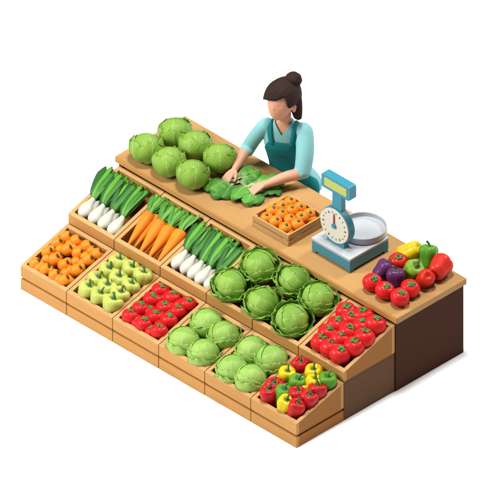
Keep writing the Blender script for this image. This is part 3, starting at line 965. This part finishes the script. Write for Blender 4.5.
b = spot(254.5, 187, CZ)
greens((b.x, b.y), -72, [(-28, 24, 4.8, 0, -1), (28, 27, 5.0, .3, 1), (12, 29, 5.4, 1.6, 1), (-9, 28, 5.6, 2.8, 0)], 'leafy green bunch closest to the front edge of the counter', 3)
b = spot(251.5, 193.5, CZ)
greens((b.x, b.y), 76, [(-28, 24, 4.8, 0, -1), (26, 25, 5.0, .3, 1), (-8, 28, 5.4, 1.6, 0), (10, 27, 5.2, 2.6, 0)], 'leafy green bunch under the forearm, just behind the orange crate', 4)

# ------------------------------------------------------------------ weighing scale
SX0, SX1, SY0, SY1 = 205.5, 249.7, 131.0, 175.5
ws = empty('weighing_scale', (SX0, SY0, CZ))
def sp(name, g, mat, parent=None, bevel=0, smooth=False):
    if parent is None or parent is ws:
        parent = ws
    g.v = [(x - SX0, y - SY0, z - CZ) for x, y, z in g.v]
    return make(name, g, mat, parent, smooth=smooth, bevel=bevel)
z = CZ
for x in (SX0 + .4, SX1 - 4.4):
    for y in (SY0 + .4, SY1 - 4.4):
        sp('foot', box(x, x + 4, y, y + 4, z, z + 2.4), MAT['teal'], bevel=.3)
sp('base', box(SX0, SX1, SY0, SY1, z + 2.3, z + 11.6), MAT['teal'], bevel=.5)
sp('top_plate', box(SX0 - .3, SX1 + .3, SY0 - .3, SY1 + .3, z + 11.7, z + 14.2), MAT['plate'], bevel=.5)
zp = z + 14.2
# dial housing: foot block plus a thick disc
du, dz_, dr = 226.0, 107.6, 16.8
dy0, dy1 = 137.4, 143.6
sp('housing_foot', box(216, 236, dy0 + .4, dy1 - .2, zp, zp + 8), MAT['teal'], bevel=.4)
def disc_y(cx, cz, r, y0, y1, seg=56):
    return prism_xz([(cx + r * math.cos(2 * PI * i / seg), cz + r * math.sin(2 * PI * i / seg)) for i in range(seg)], y0, y1)
sp('dial_housing', disc_y(du, dz_, dr, dy0, dy1), MAT['teal'], bevel=.3)
face = sp('dial_face', disc_y(du, dz_, dr - .7, dy0 - .9, dy0 + .2), MAT['dial'], bevel=.12)
tk = Geo()
for i in range(18):
    a = 2 * PI * i / 18
    r0, r1 = (11.6, 13.6) if i % 3 == 0 else (12.2, 13.4)
    w = .55 if i % 3 == 0 else .42
    c, s = math.cos(a), math.sin(a)
    p = [(du + r * c - q * w * s, dz_ + r * s + q * w * c) for r, q in ((r0, -1), (r1, -1), (r1, 1), (r0, 1))]
    tk.merge(prism_xz(p, dy0 - 1.15, dy0 - .8))
sp('tick_marks', tk, MAT['ticks'], face)
sp('needle', prism_xz([(du - .75, dz_), (du + .75, dz_), (du + .55, dz_ + 9.5), (du, dz_ + 12.6), (du - .55, dz_ + 9.5)], dy0 - 1.7, dy0 - 1.2), MAT['needle'], face)
sp('hub', disc_y(du, dz_, 2.3, dy0 - 2.1, dy0 - .8, 24), MAT['teal'], face, bevel=.2)
sp('post', box(221.8, 232.6, 138.2, 143.2, dz_ + dr - 2.6, 141.2), MAT['teal'], bevel=.4)
disp = sp('display', prism_xz(round_rect(211.2, 244.2, 140.4, 154.2, 2.6), 136.2, 144.0), MAT['teal'], bevel=.35)
sp('screen', prism_xz(round_rect(215, 240.6, 143.4, 151.2, .6, 2), 135.85, 136.6), MAT['lcd'], disp, bevel=.1)
# pan
pc = spot(363.0, 228.0, zp + 4.0)
pr = [(.05, 1.4), (17.6, 1.4), (18.3, 1.7), (18.6, 2.4), (18.7, 5.6), (18.9, 5.9), (19.6, 5.9), (19.8, 5.6), (19.8, .5), (19.4, 0), (.05, 0)]
g = lathe(pr, 64); g.xf(Matrix.Translation((pc.x, pc.y, zp + .6)))
sp('pan', g, MAT['pan'], smooth=False, bevel=0)
g = lathe([(.05, 0), (7, 0), (6, .7), (.05, .7)], 32); g.xf(Matrix.Translation((pc.x, pc.y - 2, zp)))
sp('pan_support', g, MAT['plate'])
tag(ws, 'teal weighing scale with round dial, display and grey pan on the counter', 'scale')

# ------------------------------------------------------------------ the seller
AX = Vector((.85, .53, 0)).normalized(); FW = Vector((.53, -.85, 0)).normalized(); ZZ = Vector((0, 0, 1))
def section_loft(secs, seg=36, n=40):
    """secs: (cx, cy, cz, half width, half depth) bottom to top"""
    S = catmull(secs, n); v, f = [], []
    for (cx, cy, cz, hw, hd) in S:
        for j in range(seg):
            a = 2 * PI * j / seg
            ca, sa = math.cos(a), math.sin(a)
            e = .86
            p = Vector((cx, cy, cz)) + AX * (hw * math.copysign(abs(ca) ** e, ca)) + FW * (hd * math.copysign(abs(sa) ** e, sa))
            v.append(tuple(p))
    for i in range(n - 1):
        for j in range(seg):
            f.append((i * seg + j, i * seg + (j + 1) % seg, (i + 1) * seg + (j + 1) % seg, (i + 1) * seg + j))
    f.append(tuple(range(seg - 1, -1, -1))); f.append(tuple((n - 1) * seg + j for j in range(seg)))
    return Geo().add(v, f)

SH_R = Vector((93, 190, 114.6)); EL_R = Vector((80.4, 183.5, 90)); WR_R = Vector((88, 160, 84))
SH_L = Vector((121.8, 206, 114)); EL_L = Vector((133.2, 192.8, 88)); WR_L = Vector((121.4, 161.4, 84.0))
torso_secs = [(107, 213.5, 50, 20, 13), (105.5, 212, 60, 19.6, 12.6), (101, 207, 75, 13.8, 10), (102, 203.5, 88, 14.6, 10.4),
              (104, 200.5, 99, 16.2, 11.8), (106, 199.5, 109, 16.6, 10.6), (107.2, 198.5, 115.5, 15.6, 8.6), (107.2, 197.6, 120.5, 10, 6.8), (107.2, 197, 124.5, 6.6, 6.0)]
torso = section_loft(torso_secs)
skin_secs = [(c[0], c[1], c[2], c[3] - 1.1, c[4] - 1.1) for c in torso_secs[3:]]

HC = Vector((108.0, 195.0, 146.0))
HF = Vector((.22, -.95, .14)).normalized()            # where the face looks
HL = Vector((.97, .225, -.15)); HL = (HL - HF * HL.dot(HF)).normalized()   # to her left
HU = HF.cross(HL) if HF.cross(HL).z > 0 else HL.cross(HF)
def head_radius(d):
    """d: unit (left, forward, up) -> distance from the head centre to the skin"""
    x, f, h = d
    base = 1 / math.sqrt((x / 11.6) ** 2 + (f / 14.0) ** 2 + (h / (15.0 if h > 0 else 19.4)) ** 2)
    if h < -.25:                                          # jaw narrows to the chin
        q = min(1, (-h - .25) / .7)
        base *= 1 - .09 * q * min(1, abs(x) * 1.6) - (.22 * q if f < .1 else 0)
    if f > 0:
        base += .9 * math.exp(-((x / .10) ** 2) - ((h + .22) / .13) ** 2) * f        # nose
        base -= .55 * math.exp(-(((abs(x) - .34) / .16) ** 2) - ((h - .05) / .10) ** 2)  # eye sockets
        base += .35 * math.exp(-((x / .22) ** 2) - ((h + .50) / .06) ** 2) + .4 * math.exp(-((x / .2) ** 2) - ((h + .82) / .12) ** 2)
    return base
def head_point(d, r): return HC + HL * (d[0] * r) + HF * (d[1] * r) + HU * (d[2] * r)
def head_geo(rf, seg=64, rings=48):
    v, f = [], []
    for i in range(rings + 1):
        th = PI * min(max(i / rings, .004), .996)
        for j in range(seg):
            a = 2 * PI * j / seg
            d = (math.sin(th) * math.cos(a), math.sin(th) * math.sin(a), -math.cos(th))
            v.append(tuple(head_point(d, rf(d))))
    for i in range(rings):
        for j in range(seg):
            f.append((i * seg + j, i * seg + (j + 1) % seg, (i + 1) * seg + (j + 1) % seg, (i + 1) * seg + j))
    f.append(tuple(range(seg - 1, -1, -1))); f.append(tuple(rings * seg + j for j in range(seg)))
    return Geo().add(v, f)

def hand(wr, tipdir, across, palm_down, curl, side):
    """palm with five bent fingers; across points from the little finger to the index finger"""
    t = Vector(tipdir).normalized(); a = Vector(across); a = (a - t * a.dot(t)).normalized()
    n = Vector(palm_down); n = (n - t * n.dot(t) - a * n.dot(a)).normalized()
    out = []
    kn = [wr + t * 8.2 + a * q for q in (2.7, .95, -.85, -2.5)]
    for k in kn: out.append(tube([wr + (k - wr) * .05, wr + (k - wr) * .55 + n * -.2, k], [1.75, 1.75, 1.55], 10, 8))
    out.append(tube([wr - t * 2, wr + t * 3, wr + t * 6.5], [2.35, 2.7, 2.5], 14, 10, flat=.6, up=tuple(n)))
    for k, L, fan in zip(kn, (7.6, 8.4, 7.8, 6.2), (.16, .05, -.07, -.2)):
        d = (t + a * fan).normalized()
        p1 = k + d * (L * .42) + n * (curl * .35); p2 = p1 + d * (L * .32) + n * (curl * .9); p3 = p2 + d * (L * .2) + n * (curl * 1.1)
        out.append(tube([k, p1, p2, p3], [1.3, 1.2, 1.08, .92], 10, 14))
    b = wr + t * 2.4 + a * 2.0
    out.append(tube([b, b + t * 2.6 + a * 2.6 + n * .8, b + t * 5.2 + a * 3.9 + n * 1.6, b + t * 7.0 + a * 4.2 + n * 2.2], [1.9, 1.55, 1.3, 1.05], 10, 14))
    return out

body_parts = [head_geo(head_radius), section_loft(skin_secs)]
body_parts.append(tube([(107.2, 198.6, 116), (107.3, 198, 124), (107.6, 197.2, 131), (108, 197, 138)], [6.6, 5.8, 5.6, 6.2], 20, 16))
for sgn in (1, -1):                                        # ears
    ec = HC + HL * (sgn * 12.2) + HF * (-.6) - HU * 2.6
    g = sphere(1.6, 3.0, 4.4, 16, 12)
    M = Matrix((( *HL, ), ( *HF, ), ( *HU, ))).transposed().to_4x4()
    g.xf(Matrix.Translation(ec) @ M @ Matrix.Rotation(-.25, 4, 'X'))
    body_parts.append(g)
up_r = (SH_R + EL_R) / 2 + Vector((-1, 0, 0)); fo_r = (EL_R + WR_R) / 2 + Vector((-.3, 0, .8))
body_parts.append(tube([SH_R, up_r, EL_R, fo_r, WR_R], [5.6, 5.2, 4.7, 4.3, 2.9], 18, 30))
fo_l = (EL_L + WR_L) / 2 + Vector((.6, 0, .6))
body_parts.append(tube([SH_L, (SH_L + EL_L) / 2 + Vector((1.5, 0, 0)), EL_L, fo_l, WR_L], [5.6, 5.4, 5.0, 4.6, 3.0], 18, 30))
body_parts += hand(WR_R, (.10, -.93, -.30), (1, .1, 0), (0, -.2, -1), .9, 'r')
body_parts += hand(WR_L, (-.30, -.93, -.20), (-1, .3, .1), (0, -.1, -1), 1.0, 'l')
body_me = remeshed('person', body_parts, .42, 3)
person = mesh_obj('person', body_me, MAT['skin'])
tag(person, 'woman with dark hair in a bun, teal apron, handling leafy greens behind the counter', 'person')

# shirt: torso and half sleeves, cut to a V at the neck
cuff_r = EL_R + (WR_R - EL_R) * .12; cuff_l = EL_L + (WR_L - EL_L) * .04
sleeve_r = tube([SH_R + Vector((3, 2, .6)), SH_R, up_r, EL_R + Vector((0, 0, .3)), cuff_r], [6.0, 6.0, 5.8, 5.7, 5.7], 22, 30)
sleeve_l = tube([SH_L + Vector((-3, -2, .6)), SH_L, (SH_L + EL_L) / 2 + Vector((1.8, 0, 0)), EL_L + Vector((0, 0, .5)), cuff_l], [6.6, 7.2, 7.2, 6.6, 6.2], 22, 30)
shirt_me = remeshed('shirt', [torso, sleeve_r, sleeve_l], .6, 5)
bm = bmesh.new(); bm.from_mesh(shirt_me)
nb = Vector((107.2, 197, 124.5))                            # neck base
vb = nb + FW * 10 - ZZ * 11.0                               # foot of the V
el = nb + AX * 8.2 + ZZ * 1.5; er = nb - AX * 8.2 + ZZ * 1.5
n1 = (el - vb).cross(FW); n1 = n1 if n1.dot(AX) > 0 else -n1
n2 = (er - vb).cross(FW); n2 = n2 if n2.dot(AX) < 0 else -n2
for nn in (n1, n2):
    bmesh.ops.bisect_plane(bm, geom=bm.verts[:] + bm.edges[:] + bm.faces[:], plane_co=vb * K, plane_no=nn.normalized())
def in_v(c):
    c = c / K
    return (c - vb).dot(n1) < 0 and (c - vb).dot(n2) < 0 and (c - nb).dot(FW) > -4 and c.z > vb.z
dead = [f for f in bm.faces if in_v(f.calc_center_median())]
bmesh.ops.delete(bm, geom=dead, context='FACES')
bm.to_mesh(shirt_me); bm.free()
shirt = mesh_obj('shirt', shirt_me, MAT['shirt'], person)
md = shirt.modifiers.new('thickness', 'SOLIDIFY'); md.thickness = .6 * K; md.offset = 0

# apron: cloth laid over the torso
tm = bpy.data.meshes.new('tmp'); tm.from_pydata(torso.v, [], torso.f)
bvh = BVHTree.FromPolygons([Vector(p) for p in torso.v], torso.f)
bpy.data.meshes.remove(tm)
def on_torso(a, zc, off):
    """front point of the torso at sideways offset a and height zc"""
    c = Vector((103, 203, zc))
    o = c + AX * a + FW * 60
    h = bvh.ray_cast(o, -FW)
    if h[0] is None: return None
    return h[0] + h[1] * off * (1 if h[1].dot(FW) > 0 else -1)
def half_at(zc):
    S = catmull(torso_secs, 60)
    b = min(S, key=lambda s: abs(s[2] - zc))
    return (Vector((b[0], b[1], 0)) - Vector((103, 203, 0))).dot(AX), b[3]
g = Geo(); nu, nv = 26, 34; vs, fs = [], []
z_top, z_bot = 106.5, 52
for i in range(nv + 1):
    zc = z_bot + (z_top - z_bot) * i / nv
    cx, hw = half_at(zc)
    k = .95 if zc < 92 else .95 - .35 * ((zc - 92) / (z_top - 92)) ** 1.2
    for j in range(nu + 1):
        a = cx + hw * k * (-1 + 2 * j / nu)
        p = on_torso(a, zc, .9)
        vs.append(tuple(p))
for i in range(nv):
    for j in range(nu):
        q = i * (nu + 1) + j; fs.append((q, q + 1, q + nu + 2, q + nu + 1))
# hanging skirt of the apron in front of the knees
base_row = list(range(nu + 1))
for k in range(1, 8):
    for j in range(nu + 1):
        p = Vector(vs[j]); vs.append(tuple(p + Vector((0, 0, -k * 4.2)) + FW * (k * .35) + FW * (.5 * math.sin(j * 1.1) * k / 7)))
def skirt_row(k, j): return j if k == 0 else (nv + 1) * (nu + 1) + (k - 1) * (nu + 1) + j
for k in range(7):
    for j in range(nu):
        fs.append((skirt_row(k, j), skirt_row(k + 1, j), skirt_row(k + 1, j + 1), skirt_row(k, j + 1)))
g.add(vs, fs)
apron = make('apron', g, MAT['apron'], person, solid=.7)
# straps over the shoulders
cxt, hwt = half_at(z_top)
for s in (-1, 1):
    rows = []
    a0 = cxt + s * hwt * .50
    for i in range(26):
        ph = math.radians(-12 + 190 * i / 25)
        a = a0 + s * 2.2 * math.sin(min(max(ph, 0), PI))
        row = []
        for w in (-2.1, 0, 2.1):
            piv = Vector((103, 203, 0)) + AX * (a + w); piv = Vector((piv.x, piv.y, 106)) + FW * 2
            d = (FW * math.cos(ph) + ZZ * math.sin(ph)).normalized()
            h = bvh.ray_cast(piv + d * 60, -d)
            if h[0] is None: break
            nrm = h[1] if h[1].dot(d) > 0 else -h[1]
            row.append(h[0] + nrm * 1.15)
        if len(row) == 3: rows.append(row)
    vs = [tuple(p) for r in rows for p in r]
    fs = [(3 * i + j, 3 * i + j + 1, 3 * i + j + 4, 3 * i + j + 3) for i in range(len(rows) - 1) for j in range(2)]
    make('strap', Geo().add(vs, fs), MAT['apron'], apron, solid=.6)
# pocket welt
vs = []
for i in range(10):
    a = -9 + 13.5 * i / 9
    for dz in (0, 1.5):
        p = on_torso(half_at(88)[0] + a, 89.5 - .16 * (i - 4.5) + dz, 1.6); vs.append(tuple(p))
make('pocket', Geo().add(vs, [(2 * i, 2 * i + 2, 2 * i + 3, 2 * i + 1) for i in range(9)]), MAT['teal_dark'], apron, solid=.5)
# waist tie hanging at her left side
pts = [Vector((103, 203, 72)) + AX * 15.8 + FW * -6, Vector((103, 203, 66)) + AX * 17.6 + FW * -7, Vector((103, 203, 54)) + AX * 18.6 + FW * -7]

# hair: swept cap, bun and a hanging length behind the neck
def smooth01(x): return 0 if x < 0 else 1 if x > 1 else x * x * (3 - 2 * x)
def hair_line(x):
    """height of the hairline over the face, x to her left"""
    P = [(-1.0, -.25), (-.83, -.15), (-.5, .08), (-.2, .22), (0, .31), (.2, .46), (.38, .64), (.52, .52), (.65, .34), (.75, .12), (.82, -.02), (.87, .02), (.92, .16), (1, .2)]
    for (x0, y0), (x1, y1) in zip(P[:-1], P[1:]):
        if x0 <= x <= x1: return y0 + (y1 - y0) * (x - x0) / (x1 - x0)
    return -.3
def hair_radius(d):
    x, f, h = d
    hr = head_radius((x, f, h))
    if f > -.05: edge = h - hair_line(x)
    else: edge = h - (.22 if f > -.3 else .22 - .9 * min(1, (-f - .3) / .12))
    m = smooth01(edge / .045 + .5)
    vol = 1.9 + 2.6 * max(0, h) + 3.4 * math.exp(-((x + .6) / .4) ** 2) * max(0, f) + .9 * max(0, -f) + .10 * math.sin(26 * x + 6 * f)
    return hr * .86 * (1 - m) + (hr + vol) * m
hg = head_geo(hair_radius, 128, 96)
hair = make('hair', hg, MAT['hair'], person)
bc = HC + HU * 18 - HF * 6.0 + HL * 2.5
def bun_geo():
    g = sphere(7.2, 7.0, 6.6, 36, 24); vs = []
    for p in g.v:
        v = Vector(p); a = math.atan2(v.y, v.x)
        vs.append(tuple(bc + v * (1 + .02 * math.sin(3 * a + v.z * 1.4) )))
    g.v = vs; return g
make('bun', bun_geo(), MAT['hair'], hair)
tail = tube([HC + Vector((3.4, 8, 9)), HC + Vector((6.2, 7.8, 0)), HC + Vector((8.4, 7.2, -8)), HC + Vector((9.8, 7.2, -15))], [8.6, 8.4, 7.4, 5.6], 20, 24, flat=.62, up=(.3, .95, .1))
make('hanging_hair', tail, MAT['hair'], hair)

# trousers and shoes: she kneels behind the counter
legs = []
hipc = Vector((103, 212.5, 56))
for s in (-1, 1):
    hp = hipc + AX * (8 * s)
    kn = hp + FW * 5 + AX * (2 * s) - Vector((0, 0, 46)); kn.y = max(kn.y, 203); kn.z = 9
    an = kn + Vector((-.8, .6, 0)) * 48; an.z = 7
    legs.append(tube([hp, hp + (kn - hp) * .5 + FW * 1.5, kn, (kn + an) / 2, an], [11.5, 10.2, 8.2, 7.6, 5.4], 20, 36))
legs.append(section_loft([(103, 212.5, 50, 17.2, 12.6), (103, 212, 57, 17.4, 12.6), (102, 210, 63, 17.2, 12.2)], n=12))
trousers = mesh_obj('trousers', remeshed('trousers', legs, .9, 4), MAT['trousers'], person)
for s in (-1, 1):
    hp = hipc + AX * (8 * s); kn = hp + FW * 5 + AX * (2 * s); kn.y = max(kn.y, 203); kn.z = 9; an = kn + Vector((-.8, .6, 0)) * 48; BK = Vector((.8, -.6, 0))
    g = tube([(an.x, an.y, 8), tuple(Vector((an.x, an.y, 5.2)) - BK * 8), tuple(Vector((an.x, an.y, 4.6)) - BK * 18)], [5.0, 4.8, 3.9], 16, 14)
    make('shoe', g, MAT['shoe'], person)

# ------------------------------------------------------------------ camera, lamps, world
cam = bpy.data.cameras.new('camera'); co = bpy.data.objects.new('camera', cam); col.objects.link(co)
cam.type = 'ORTHO'; cam.ortho_scale = 500 * K / 1.2247
ctr = spot(250, 250, 0)
co.location = (ctr + WW * 1400) * K
co.rotation_euler = (math.radians(54.7356), 0, math.radians(45))
cam.clip_end = 200
sc.camera = co

def area(name, direction, dist, size, watts_unit, colr):
    """watts_unit: reflected radiance of a white surface facing the lamp"""
    l = bpy.data.lights.new(name, 'AREA'); l.shape = 'DISK'; l.size = size
    l.energy = watts_unit * PI * PI * dist * dist; l.color = colr
    o = bpy.data.objects.new(name, l); col.objects.link(o)
    d = Vector(direction).normalized()
    o.location = Vector((160, 100, 40)) * K + d * dist
    o.rotation_euler = d.to_track_quat('Z', 'Y').to_euler()
    return o
area('overhead_softbox', (.03, .02, 1), 14, 2.4, 1.02, (1, .99, .97))
area('back_fill_lamp', (.14, .72, .68), 12, 3.0, .62, (1, .99, .98))  # added fill from behind, washes out the stall's shadow on the ground
area('key_lamp', (-.45, -.64, .62), 9, 4.2, 1.25, (1, .985, .96))

w = bpy.data.worlds.new('World'); sc.world = w; w.use_nodes = True
bg = w.node_tree.nodes['Background']
bg.inputs[0].default_value = (1, 1, 1, 1); bg.inputs[1].default_value = .17

sc.view_settings.view_transform = 'Standard'
sc.view_settings.look = 'None'
sc.view_settings.exposure = 0
sc.view_settings.gamma = 1
